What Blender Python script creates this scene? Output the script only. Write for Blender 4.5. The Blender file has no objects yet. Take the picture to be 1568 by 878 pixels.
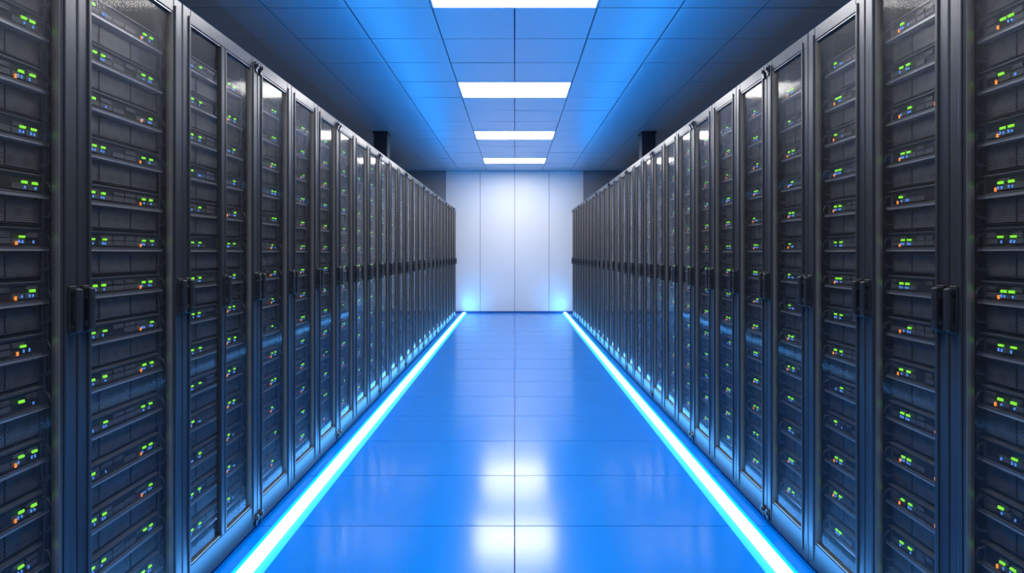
import bpy, bmesh, math, random
from mathutils import Vector, Matrix

scene = bpy.context.scene
scene.view_settings.view_transform = 'Standard'
scene.view_settings.look = 'None'

# ------------------------------------------------------------------ layout
CAM_H = 1.285
CEIL = 3.065
RX = 1.2            # rack front plane
RACK_H = 2.19
RACK_D = 0.60
Y0, Y1 = -3.0, 12.2  # room extent
SIDE = 3.0
TILE = 0.59

# ------------------------------------------------------------------ materials
def new_mat(name):
    m = bpy.data.materials.new(name)
    m.use_nodes = True
    nt = m.node_tree
    return m, nt, nt.nodes['Principled BSDF'], nt.nodes['Material Output']

def pmat(name, col, rough=0.5, metal=0.0, noise=0.0, nscale=30, spec=0.5, bump=0.0, coat=0.0):
    m, nt, b, o = new_mat(name)
    b.inputs['Base Color'].default_value = (*col, 1)
    b.inputs['Roughness'].default_value = rough
    b.inputs['Metallic'].default_value = metal
    b.inputs['Specular IOR Level'].default_value = spec
    b.inputs['Coat Weight'].default_value = coat
    if noise or bump:
        tc = nt.nodes.new('ShaderNodeTexCoord')
        n = nt.nodes.new('ShaderNodeTexNoise'); n.inputs['Scale'].default_value = nscale
        n.inputs['Detail'].default_value = 4
        nt.links.new(tc.outputs['Object'], n.inputs['Vector'])
        if noise:
            mr = nt.nodes.new('ShaderNodeMapRange')
            mr.inputs['To Min'].default_value = max(0, rough-noise)
            mr.inputs['To Max'].default_value = min(1, rough+noise)
            nt.links.new(n.outputs['Fac'], mr.inputs['Value'])
            nt.links.new(mr.outputs['Result'], b.inputs['Roughness'])
        if bump:
            bp = nt.nodes.new('ShaderNodeBump'); bp.inputs['Strength'].default_value = bump
            bp.inputs['Distance'].default_value = 0.002
            nt.links.new(n.outputs['Fac'], bp.inputs['Height'])
            nt.links.new(bp.outputs['Normal'], b.inputs['Normal'])
    return m

def emat(name, col, strength, tiny=False):
    m, nt, b, o = new_mat(name)
    b.inputs['Base Color'].default_value = (*[min(1, c) for c in col], 1)
    b.inputs['Emission Color'].default_value = (*col, 1)
    b.inputs['Emission Strength'].default_value = strength
    if tiny:
        m.cycles.emission_sampling = 'NONE'
    return m

def mathnode(nt, op, a, b=None):
    n = nt.nodes.new('ShaderNodeMath'); n.operation = op
    for i, v in enumerate((a, b)):
        if v is None: continue
        if isinstance(v, (int, float)): n.inputs[i].default_value = v
        else: nt.links.new(v, n.inputs[i])
    return n.outputs[0]

def hole_mask(nt, pitch, rad):
    """round perforations in the object's YZ plane (staggered rows): 1 = hole"""
    L = nt.links
    tc = nt.nodes.new('ShaderNodeTexCoord')
    sp = nt.nodes.new('ShaderNodeSeparateXYZ'); L.new(tc.outputs['Object'], sp.inputs[0])
    M = lambda op, a, b=None: mathnode(nt, op, a, b)
    v = M('DIVIDE', sp.outputs['Z'], pitch*0.866)
    row = M('FLOOR', v)
    off = M('MULTIPLY', M('MODULO', row, 2.0), 0.5)
    u = M('ADD', M('DIVIDE', sp.outputs['Y'], pitch), off)
    fu = M('SUBTRACT', M('SUBTRACT', u, M('FLOOR', u)), 0.5)
    fv = M('SUBTRACT', M('SUBTRACT', v, row), 0.5)
    d = M('SQRT', M('ADD', M('MULTIPLY', fu, fu), M('MULTIPLY', fv, fv)))
    return M('LESS_THAN', d, rad)

M_frame = pmat('rack_frame_metal', (0.055, 0.057, 0.061), 0.33, 0.72, spec=0.5)
M_carc = pmat('rack_carcass', (0.02, 0.021, 0.023), 0.5, 0.3)
M_chas = pmat('server_chassis', (0.12, 0.118, 0.115), 0.42, 0.2, noise=0.08, nscale=18)
M_dark = pmat('server_bay_dark', (0.015, 0.015, 0.017), 0.5)
M_lip = pmat('server_lip_steel', (0.52, 0.51, 0.50), 0.3, 0.5)
M_bezel = pmat('door_bezel', (0.34, 0.31, 0.28), 0.3, 0.8)
M_handle = pmat('handle_black', (0.015, 0.016, 0.018), 0.3, 0.1, spec=0.5)
M_cable = pmat('cable_black', (0.05, 0.05, 0.055), 0.3, 0.0)
M_screw = pmat('latch_metal', (0.12, 0.12, 0.13), 0.25, 0.9)
M_green = emat('led_green', (0.24, 0.85, 0.03), 1.3, True)
M_blue = emat('led_blue', (0.12, 0.35, 1.0), 0.9, True)
M_orange = emat('led_orange', (1.0, 0.27, 0.03), 1.5, True)

# vent grille : dark holes in grey plate
M_grille, nt, b, o = new_mat('server_vent_grille')
hm = hole_mask(nt, 0.0065, 0.36)
mx = nt.nodes.new('ShaderNodeMix'); mx.data_type = 'RGBA'
mx.inputs[6].default_value = (0.165, 0.163, 0.16, 1); mx.inputs[7].default_value = (0.015, 0.015, 0.017, 1)
nt.links.new(hm, mx.inputs[0]); nt.links.new(mx.outputs[2], b.inputs['Base Color'])
b.inputs['Roughness'].default_value = 0.45; b.inputs['Metallic'].default_value = 0.2

# perforated + glazed door
M_door, nt, b, o = new_mat('door_perforated_glass')
hm = hole_mask(nt, 0.0055, 0.46)
b.inputs['Base Color'].default_value = (0.02, 0.02, 0.022, 1)
b.inputs['Roughness'].default_value = 0.4
b.inputs['Specular IOR Level'].default_value = 0.3
tr = nt.nodes.new('ShaderNodeBsdfTransparent'); tr.inputs[0].default_value = (0.95, 0.95, 0.95, 1)
m1 = nt.nodes.new('ShaderNodeMixShader')
nt.links.new(hm, m1.inputs[0]); nt.links.new(b.outputs[0], m1.inputs[1]); nt.links.new(tr.outputs[0], m1.inputs[2])
gl = nt.nodes.new('ShaderNodeBsdfGlossy'); gl.inputs['Roughness'].default_value = 0.07
lw = nt.nodes.new('ShaderNodeLayerWeight'); lw.inputs['Blend'].default_value = 0.5
fz = mathnode(nt, 'ADD', mathnode(nt, 'MULTIPLY', mathnode(nt, 'POWER', lw.outputs['Facing'], 6.3), 0.95), 0.004)
m2 = nt.nodes.new('ShaderNodeMixShader')
nt.links.new(fz, m2.inputs[0]); nt.links.new(m1.outputs[0], m2.inputs[1]); nt.links.new(gl.outputs[0], m2.inputs[2])
nt.links.new(m2.outputs[0], o.inputs['Surface'])

RMATS = [M_frame, M_carc, M_chas, M_dark, M_lip, M_bezel, M_handle, M_cable, M_screw,
         M_green, M_blue, M_orange, M_grille, M_door]
(FR, CA, CH, DK, LP, BZ, HD, CB, SC, GR, BL, OR, GI, DO) = range(14)

# ------------------------------------------------------------------ mesh builder
class MB:
    def __init__(self):
        self.v = []; self.f = []; self.m = []; self.s = []
    def box(self, x0, x1, y0, y1, z0, z1, mat, bev=0.0):
        if bev:
            bm = bmesh.new()
            bmesh.ops.create_cube(bm, size=1)
            for v in bm.verts:
                v.co = Vector(((x0+x1)/2 + v.co.x*(x1-x0), (y0+y1)/2 + v.co.y*(y1-y0), (z0+z1)/2 + v.co.z*(z1-z0)))
            bmesh.ops.bevel(bm, geom=bm.edges[:], offset=bev, segments=2, affect='EDGES', profile=0.5)
            self.add_bm(bm, mat); bm.free(); return
        n = len(self.v)
        self.v += [(x0,y0,z0),(x1,y0,z0),(x1,y1,z0),(x0,y1,z0),(x0,y0,z1),(x1,y0,z1),(x1,y1,z1),(x0,y1,z1)]
        for q in ((0,3,2,1),(4,5,6,7),(0,1,5,4),(1,2,6,5),(2,3,7,6),(3,0,4,7)):
            self.f.append([n+i for i in q]); self.m.append(mat); self.s.append(False)
    def add_bm(self, bm, mat, smooth=False):
        n = len(self.v)
        bm.verts.index_update()
        self.v += [tuple(v.co) for v in bm.verts]
        for f in bm.faces:
            self.f.append([n+v.index for v in f.verts]); self.m.append(mat); self.s.append(smooth)
    def quad(self, pts, mat):
        n = len(self.v); self.v += pts
        self.f.append([n,n+1,n+2,n+3]); self.m.append(mat); self.s.append(False)
    def cyl(self, c, r, length, axis, mat, seg=12):
        bm = bmesh.new()
        bmesh.ops.create_cone(bm, cap_ends=True, segments=seg, radius1=r, radius2=r, depth=length)
        R = {'x': Matrix.Rotation(math.pi/2, 4, 'Y'), 'y': Matrix.Rotation(math.pi/2, 4, 'X'), 'z': Matrix.Identity(4)}[axis]
        bmesh.ops.transform(bm, matrix=Matrix.Translation(c) @ R, verts=bm.verts)
        self.add_bm(bm, mat); bm.free()
    def tube(self, pts, r, mat, seg=6):
        pts = [Vector(p) for p in pts]
        n0 = len(self.v)
        for i, p in enumerate(pts):
            t = (pts[min(i+1, len(pts)-1)] - pts[max(i-1, 0)]).normalized()
            a = t.cross(Vector((0, 1, 0)))
            if a.length < 1e-3: a = t.cross(Vector((0, 0, 1)))
            a.normalize(); c = t.cross(a).normalized()
            for k in range(seg):
                th = 2*math.pi*k/seg
                self.v.append(tuple(p + a*math.cos(th)*r + c*math.sin(th)*r))
        for i in range(len(pts)-1):
            for k in range(seg):
                k2 = (k+1) % seg
                self.f.append([n0+i*seg+k, n0+i*seg+k2, n0+(i+1)*seg+k2, n0+(i+1)*seg+k]); self.m.append(mat); self.s.append(True)
    def mesh(self, name, mats):
        me = bpy.data.meshes.new(name)
        me.from_pydata(self.v, [], self.f)
        for m in mats: me.materials.append(m)
        me.polygons.foreach_set('material_index', self.m)
        me.polygons.foreach_set('use_smooth', self.s)
        me.update()
        return me

def add(name, me, loc=(0,0,0), rotz=0.0):
    ob = bpy.data.objects.new(name, me)
    ob.location = loc; ob.rotation_euler = (0, 0, rotz)
    scene.collection.objects.link(ob)
    return ob

# ------------------------------------------------------------------ server rack
ST = 0.052     # stile width
def handle(mb, yc, z=1.13):
    w = 0.010
    mb.box(0.0, 0.008, yc-w-0.003, yc+w+0.003, z-0.066, z+0.066, HD, 0.002)
    mb.box(0.006, 0.024, yc-w, yc+w, z+0.042, z+0.060, HD, 0.003)
    mb.box(0.006, 0.024, yc-w, yc+w, z-0.060, z-0.042, HD, 0.003)
    mb.box(0.017, 0.027, yc-w, yc+w, z-0.058, z+0.058, HD, 0.003)
    mb.box(0.007, 0.014, yc-0.004, yc+0.004, z-0.03, z+0.03, SC, 0.001)
    mb.box(0.0265, 0.0275, yc-0.003, yc+0.003, z-0.034, z+0.034, SC)

cache = {}
def rack_mesh(W, seed, latch0=False, latch1=False, mullion=False, z_sides=True):
    key = (round(W, 4), seed, latch0, latch1, mullion)
    if key in cache: return cache[key]
    rnd = random.Random(seed*77+3)
    mb = MB()
    H, D = RACK_H, RACK_D
    g = 0.0015
    a, c = g, W-g
    # carcass
    mb.box(-D, -0.03, a, a+0.006, 0.03, H-0.01, CA)
    mb.box(-D, -0.03, c-0.006, c, 0.03, H-0.01, CA)
    mb.box(-D, -D+0.008, a+0.006, c-0.006, 0.03, H-0.01, CA)
    mb.box(-D, -0.03, a, c, H-0.012, H, CA)
    mb.box(-D, -0.03, a, c, 0.02, 0.04, CA)
    mb.box(-D+0.04, -0.035, a+0.004, c-0.004, 0.0, 0.022, DK)
    # door frame
    t = 0.03
    TR, BR = 0.055, 0.115
    mb.box(-t, 0, a, a+ST, 0.018, H, FR, 0.004)
    mb.box(-t, 0, c-ST, c, 0.018, H, FR, 0.004)
    mb.box(-t, -0.0005, a+ST-0.002, c-ST+0.002, H-TR, H-0.0005, FR, 0.003)
    mb.box(-t, -0.0005, a+ST-0.002, c-ST+0.002, 0.0185, BR+0.01, FR, 0.003)
    # raised ridge on each stile
    mb.box(-0.002, 0.005, a+ST-0.016, a+ST-0.006, 0.05, H-0.03, FR, 0.002)
    mb.box(-0.002, 0.005, c-ST+0.006, c-ST+0.016, 0.05, H-0.03, FR, 0.002)
    # bezel
    y0, y1, z0, z1 = a+ST, c-ST, BR+0.01, H-TR
    bw = 0.004
    mb.box(-0.022, -0.004, y0, y0+bw, z0, z1, BZ)
    mb.box(-0.022, -0.004, y1-bw, y1, z0, z1, BZ)
    mb.box(-0.022, -0.004, y0+bw, y1-bw, z0, z0+bw, BZ)
    mb.box(-0.022, -0.004, y0+bw, y1-bw, z1-bw, z1, BZ)
    # glazing
    gx = -0.014
    mb.quad([(gx, y0+bw, z0+bw), (gx, y1-bw, z0+bw), (gx, y1-bw, z1-bw), (gx, y0+bw, z1-bw)], DO)
    handle(mb, a+0.022); handle(mb, c-0.022)
    if mullion:
        ym = W*0.5
        mb.box(-0.02, 0.002, ym-0.026, ym-0.003, z0, z1, FR, 0.003)
        mb.box(-0.02, 0.002, ym+0.003, ym+0.016, z0, z1, FR, 0.003)
        handle(mb, ym)
    for on, yy in ((latch0, a+0.022), (latch1, c-0.022)):
        if on:
            for zz in (H-0.035, 0.06):
                mb.cyl((0.006, yy, zz), 0.017, 0.014, 'x', SC, 16)
                mb.cyl((0.015, yy, zz), 0.009, 0.008, 'x', HD, 12)
                mb.box(0.0, 0.01, yy-0.008, yy+0.008, zz-0.034, zz-0.014, SC, 0.002)
    # mounting rails with square holes
    rx = -0.075
    iy0, iy1 = a+0.03, c-0.03
    for (p, q) in ((iy0-0.012, iy0+0.008), (iy1-0.008, iy1+0.012)):
        mb.box(rx-0.01, rx, p, q, 0.06, H-0.05, FR)
        k = 0.09
        while k < H-0.08:
            mb.box(rx, rx+0.0008, (p+q)/2-0.003, (p+q)/2+0.003, k, k+0.008, DK)
            k += 0.035
    # servers
    UH = 0.140
    n = int((H-0.16)/UH)
    zb = 0.10
    ww = iy1-iy0
    for i in range(n):
        z = zb+i*UH
        fx = -0.062
        # lower vent chassis
        mb.box(-D+0.05, fx-0.012, iy0+0.008, iy1-0.008, z, z+0.066, CH)
        mb.box(fx-0.012, fx-0.006, iy0+0.012, iy1-0.012, z+0.005, z+0.062, GI)
        # vertical bay seams
        for s in (0.33, 0.66):
            yy = iy0+ww*s
            mb.box(fx-0.006, fx-0.0035, yy-0.0015, yy+0.0015, z+0.005, z+0.062, DK)
        # bright steel lip and shadow gap
        mb.box(-0.2, fx+0.014, iy0+0.004, iy1-0.004, z+0.070, z+0.0755, LP)
        mb.box(fx+0.008, fx+0.014, iy0+0.004, iy1-0.004, z+0.0755, z+0.081, CH)
        # port chassis
        mb.box(-D+0.05, fx, iy0+0.008, iy1-0.008, z+0.081, z+0.128, CH)
        mb.box(fx, fx+0.001, iy0+0.02, iy1-0.02, z+0.086, z+0.122, DK)
        mb.box(-0.2, fx+0.008, iy0+0.006, iy1-0.006, z+0.1285, z+0.132, CH)
        # drive / port blocks
        nb = 7
        for k in range(nb):
            ya = iy0+0.024+(ww-0.048)*k/nb
            yb = ya+(ww-0.048)/nb-0.004
            if rnd.random() < 0.75:
                mb.box(fx+0.001, fx+0.005, ya, yb, z+0.089, z+0.103, CH)
            if rnd.random() < 0.5:
                mb.box(fx+0.001, fx+0.006, ya+0.002, yb-0.003, z+0.107, z+0.119, GI)
        # led clusters
        lx = fx+0.006
        spots = [0.24, 0.34, 0.77, 0.86]
        for si, s in enumerate(spots):
            yy = iy0+ww*s+rnd.uniform(-0.006, 0.006)
            if rnd.random() < 0.86:
                mb.box(lx, lx+0.004, yy-0.0075, yy+0.0075, z+0.104, z+0.1105, GR)
            if rnd.random() < 0.7:
                mb.box(lx, lx+0.003, yy-0.009, yy-0.0065, z+0.091, z+0.099, BL)
            if rnd.random() < 0.7:
                mb.box(lx, lx+0.003, yy+0.001, yy+0.0035, z+0.091, z+0.098, BL)
            if si in (0, 2) and rnd.random() < 0.55:
                mb.box(lx, lx+0.003, yy-0.018, yy-0.0135, z+0.086, z+0.096, OR)
        # pull handle / cable loop on the far and near edge
        for yy in (iy0+0.013, iy1-0.013):
            mb.tube([(fx-0.004, yy, z+0.018), (fx+0.018, yy, z+0.022), (fx+0.030, yy, z+0.04), (fx+0.030, yy, z+0.085),
                     (fx+0.018, yy, z+0.112), (fx-0.002, yy, z+0.118)], 0.0035, CB)
    # vertical cable bundle at one side
    for j in range(3):
        yy = iy1-0.002-0.006*j
        pts = []
        for i in range(30):
            zz = 0.08+(H-0.18)*i/29
            pts.append((-0.056+0.004*math.sin(i*0.9+j), yy+0.003*math.sin(i*1.3+j*2), zz))
        mb.tube(pts, 0.0028, CB, 5)
    me = mb.mesh('server_rack_mesh', RMATS)
    cache[key] = me
    return me

def place(side, ya, yb, seed, **kw):
    W = yb-ya
    if side < 0:
        add('server_rack', rack_mesh(W, seed, **kw), (-RX, ya, 0))
    else:
        l0, l1 = kw.get('latch0', False), kw.get('latch1', False)
        kw['latch0'], kw['latch1'] = l1, l0
        add('server_rack', rack_mesh(W, seed, **kw), (RX, yb, 0), math.pi)

# right row
P = 0.375
k = -6
ys = []
while 1.56+P*k < 11.35:
    ys.append(k); k += 1
for k in ys:
    lt1 = k >= 2 and (k-2) % 3 == 0      # boundary at k+1 in {3,6,..}
    lt0 = k >= 3 and (k-3) % 3 == 0
    place(1, 1.56+P*k, 1.56+P*(k+1), abs(k) % 3, latch0=lt0, latch1=lt1)
# left row
place(-1, 2.04, 2.635, 5, mullion=True, latch1=True)
place(-1, 1.55, 2.04, 1)
for k in range(6):
    place(-1, 1.55-0.4*(k+1), 1.55-0.4*k, k % 2)
k = 0
PL = 0.402
while 2.635+PL*k < 11.35:
    place(-1, 2.635+PL*k, 2.635+PL*(k+1), k % 3, latch0=(k % 3 == 0), latch1=(k % 3 == 2))
    k += 1

# ------------------------------------------------------------------ floor
M_floor, nt, b, o = new_mat('floor_gloss_blue')
b.inputs['Base Color'].default_value = (0.0, 0.21, 0.75, 1)
b.inputs['Roughness'].default_value = 0.22
b.inputs['Specular IOR Level'].default_value = 0.5
tc = nt.nodes.new('ShaderNodeTexCoord')
n1 = nt.nodes.new('ShaderNodeTexNoise'); n1.inputs['Scale'].default_value = 2.0; n1.inputs['Detail'].default_value = 5
nt.links.new(tc.outputs['Object'], n1.inputs['Vector'])
mr = nt.nodes.new('ShaderNodeMapRange'); mr.inputs['To Min'].default_value = 0.12; mr.inputs['To Max'].default_value = 0.21
nt.links.new(n1.outputs['Fac'], mr.inputs['Value']); nt.links.new(mr.outputs[0], b.inputs['Roughness'])
n2 = nt.nodes.new('ShaderNodeTexNoise'); n2.inputs['Scale'].default_value = 260
nt.links.new(tc.outputs['Object'], n2.inputs['Vector'])
bp = nt.nodes.new('ShaderNodeBump'); bp.inputs['Strength'].default_value = 0.05; bp.inputs['Distance'].default_value = 0.001
nt.links.new(n2.outputs['Fac'], bp.inputs['Height']); nt.links.new(bp.outputs[0], b.inputs['Normal'])
M_grout = pmat('floor_joint', (0.0, 0.035, 0.19), 0.5, spec=0.1)

mb = MB()
mb.box(-SIDE, SIDE, Y0, Y1, -0.10, -0.004, 1)
gap = 0.0028
xs = [-3.0, -1.2, 0.0, 1.2, 3.0]
y = 2.66-0.6*9
rows = []
while y < Y1: rows.append((max(y, Y0), min(y+0.6, Y1))); y += 0.6
rows = [(Y0, rows[0][0])]+rows if rows[0][0] > Y0 else rows
for (a, c) in rows:
    for i in range(4):
        mb.box(xs[i]+gap, xs[i+1]-gap, a+gap, c-gap, -0.004, 0.0, 0)
add('floor', mb.mesh('floor', [M_floor, M_grout]))

# ------------------------------------------------------------------ led strips
M_core = emat('led_diffuser_core', (0.085, 0.37, 1.0), 17.0)
M_halo = emat('led_halo_inner', (0.0, 0.70, 1.0), 1.8)  # glowing cyan band imitating the strip's light halo on the floor
M_halo2 = emat('led_halo_outer', (0.0, 0.38, 1.0), 1.0)  # outer, dimmer blue band of the same imitated halo
for s in (-1, 1):
    mb = MB()
    xc = 1.075*s
    prof = [(-0.066, 0.0), (-0.047, 0.005), (-0.034, 0.012), (-0.029, 0.020), (-0.015, 0.026), (0, 0.0275), (0.015, 0.026), (0.029, 0.020), (0.034, 0.012), (0.047, 0.005), (0.066, 0.0)]
    ya, yb = -1.2, 12.05
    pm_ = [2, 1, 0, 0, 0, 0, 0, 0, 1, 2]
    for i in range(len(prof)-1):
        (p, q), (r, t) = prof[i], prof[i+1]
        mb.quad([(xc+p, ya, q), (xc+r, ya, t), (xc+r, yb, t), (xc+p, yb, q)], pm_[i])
    for yy in (ya, yb):
        m0 = len(mb.v)
        mb.v += [(xc+p, yy, q) for p, q in prof]
        mb.f.append(list(range(m0, m0+len(prof)))); mb.m.append(0); mb.s.append(False)
    strip = add('led_floor_strip', mb.mesh('led_floor_strip', [M_core, M_halo, M_halo2]))
    # spot added at the strip end to put a blue flare on the wall
    ld = bpy.data.lights.new('added_wall_flare_spot', 'SPOT')
    ld.energy = 13; ld.color = (0.06, 0.42, 1.0); ld.spot_size = math.radians(110); ld.spot_blend = 1.0
    ld.shadow_soft_size = 0.03
    lo_ = bpy.data.objects.new('added_wall_flare_spot', ld)
    lo_.location = (xc, 11.82, 0.06)
    d = Vector((-s*0.50, 0.75, 0.50))
    lo_.rotation_euler = d.to_track_quat('-Z', 'Y').to_euler()
    scene.collection.objects.link(lo_); lo_.parent = strip

# added unseen uplights on rack tops tint the ceiling: glowing blue face + shield
M_uplight = emat('added_uplight_glow', (0.0, 0.30, 1.0), 13.0)
M_uplight_housing = pmat('added_uplight_housing', (0.03, 0.03, 0.035), 0.5, 0.4)
for s in (-1, 1):
    mb = MB()
    ya, yb = -0.6, 11.5
    A, B_ = 1.37, 1.43
    lo, hi = sorted((s*B_, s*(B_+0.012)))
    mb.box(lo, hi, ya, yb, RACK_H, RACK_H+0.09, 1)
    lo, hi = sorted((s*(A-0.01), s*B_))
    mb.box(lo, hi, ya, yb, RACK_H, RACK_H+0.008, 1)
    p = [(s*A, ya, RACK_H+0.012), (s*A, yb, RACK_H+0.012), (s*B_, yb, RACK_H+0.065), (s*B_, ya, RACK_H+0.065)]
    if s > 0: p = p[::-1]
    mb.quad(p, 0)
    add('added_ceiling_uplight', mb.mesh('added_ceiling_uplight', [M_uplight, M_uplight_housing]))

# ------------------------------------------------------------------ ceiling
M_ceil, nt, b, o = new_mat('ceiling_tile_metal')
b.inputs['Base Color'].default_value = (0.55, 0.61, 0.66, 1)
b.inputs['Roughness'].default_value = 0.36
b.inputs['Metallic'].default_value = 0.2
M_cgap = pmat('ceiling_grid_gap', (0.02, 0.03, 0.05), 0.6)  # dark backing behind the tile gaps
rnd = random.Random(4)
mb = MB()
mb.box(-SIDE, SIDE, Y0, Y1, CEIL+0.012, CEIL+0.12, 1)
r0 = 4.10
def is_light(k):   # cell k spans r0+TILE*k .. +TILE ; light cells k=-1,3,7,11 ...
    return (k+1) % 4 == 0 and -12 < k < 12
for k in range(-12, 15):
    a, c = r0+TILE*k, r0+TILE*(k+1)
    a = max(a, Y0); c = min(c, Y1)
    if c-a < 0.02: continue
    for i in range(-5, 5):
        if is_light(k) and i in (-1, 0): continue
        xa, xb = 0.6*i, 0.6*(i+1)
        g = 0.005
        t = [rnd.uniform(0, 0.004) for _ in range(4)]
        zz = CEIL
        n = len(mb.v)
        mb.v += [(xa+g, a+g, zz+t[0]), (xb-g, a+g, zz+t[1]), (xb-g, c-g, zz+t[2]), (xa+g, c-g, zz+t[3]),
                 (xa+g, a+g, zz+0.012), (xb-g, a+g, zz+0.012), (xb-g, c-g, zz+0.012), (xa+g, c-g, zz+0.012)]
        for q in ((0,3,2,1),(4,5,6,7),(0,1,5,4),(1,2,6,5),(2,3,7,6),(3,0,4,7)):
            mb.f.append([n+j for j in q]); mb.m.append(0); mb.s.append(False)
add('ceiling', mb.mesh('ceiling', [M_ceil, M_cgap]))

M_panel = emat('light_panel_diffuser', (1.0, 0.97, 0.93), 26.0)
M_pframe = pmat('light_panel_frame', (0.75, 0.77, 0.8), 0.4, 0.3)
mb = MB()
w, l, f = 0.597, TILE-0.006, 0.014
mb.box(-w, w, 0, f, -0.002, 0.012, 1); mb.box(-w, w, l-f, l, -0.002, 0.012, 1)
mb.box(-w, -w+f, f, l-f, -0.002, 0.012, 1); mb.box(w-f, w, f, l-f, -0.002, 0.012, 1)
mb.box(-w+f, w-f, f, l-f, 0.002, 0.012, 0)
pm = mb.mesh('ceiling_light_panel', [M_panel, M_pframe])
for k in range(-12, 15):
    if is_light(k):
        add('ceiling_light_panel', pm, (0, r0+TILE*k+0.003, CEIL))

# ------------------------------------------------------------------ walls
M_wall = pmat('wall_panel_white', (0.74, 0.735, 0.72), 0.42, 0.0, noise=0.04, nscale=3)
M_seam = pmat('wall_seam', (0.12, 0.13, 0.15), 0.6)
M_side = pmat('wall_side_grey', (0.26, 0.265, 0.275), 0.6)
mb = MB()
mb.box(-SIDE, SIDE, Y1+0.008, Y1+0.15, 0, CEIL+0.1, 1)
pw = 0.745
i = -5
while pw*i < SIDE:
    xa, xb = max(pw*i, -SIDE), min(pw*(i+1), SIDE)
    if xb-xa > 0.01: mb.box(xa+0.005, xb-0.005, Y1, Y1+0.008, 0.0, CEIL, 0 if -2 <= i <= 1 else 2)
    i += 1
add('wall_back', mb.mesh('wall_back', [M_wall, M_seam, M_side]))
for nm, bx in (('wall_left', (-SIDE-0.15, -SIDE, Y0-0.15, Y1+0.15)), ('wall_right', (SIDE, SIDE+0.15, Y0-0.15, Y1+0.15)), ('wall_front', (-SIDE, SIDE, Y0-0.15, Y0))):
    mb = MB(); mb.box(*bx, 0, CEIL+0.1, 0)
    add(nm, mb.mesh(nm, [M_side]))
mb = MB(); mb.box(-SIDE, SIDE, Y1-0.012, Y1, 0, 0.035, 0, 0.003)
add('baseboard_back', mb.mesh('baseboard_back', [pmat('baseboard_blue', (0.02, 0.09, 0.3), 0.4)]))

# columns behind the racks
M_col = pmat('column_dark', (0.03, 0.033, 0.04), 0.5)
mb = MB()
mb.box(-0.1, 0.1, -0.1, 0.1, 0, CEIL, 0, 0.006)
mb.box(-0.115, 0.115, -0.115, 0.115, 0, 0.06, 0, 0.004)
mb.box(-0.112, 0.112, -0.112, 0.112, CEIL-0.03, CEIL, 0, 0.004)
cm = mb.mesh('support_column', [M_col])
add('support_column', cm, (-1.96, 8.35, 0)); add('support_column', cm, (1.96, 8.35, 0))

# ------------------------------------------------------------------ world, camera
w = bpy.data.worlds.new('World'); scene.world = w; w.use_nodes = True
w.node_tree.nodes['Background'].inputs[0].default_value = (0.02, 0.03, 0.05, 1)

cam = bpy.data.cameras.new('camera')
cam.lens = 36*865/1568; cam.sensor_width = 36
cam.shift_x = -4/1568; cam.shift_y = -51/1568
cam.clip_start = 0.02
co = bpy.data.objects.new('camera', cam)
co.location = (0, 0, CAM_H); co.rotation_euler = (math.pi/2, 0, 0)
scene.collection.objects.link(co); scene.camera = co
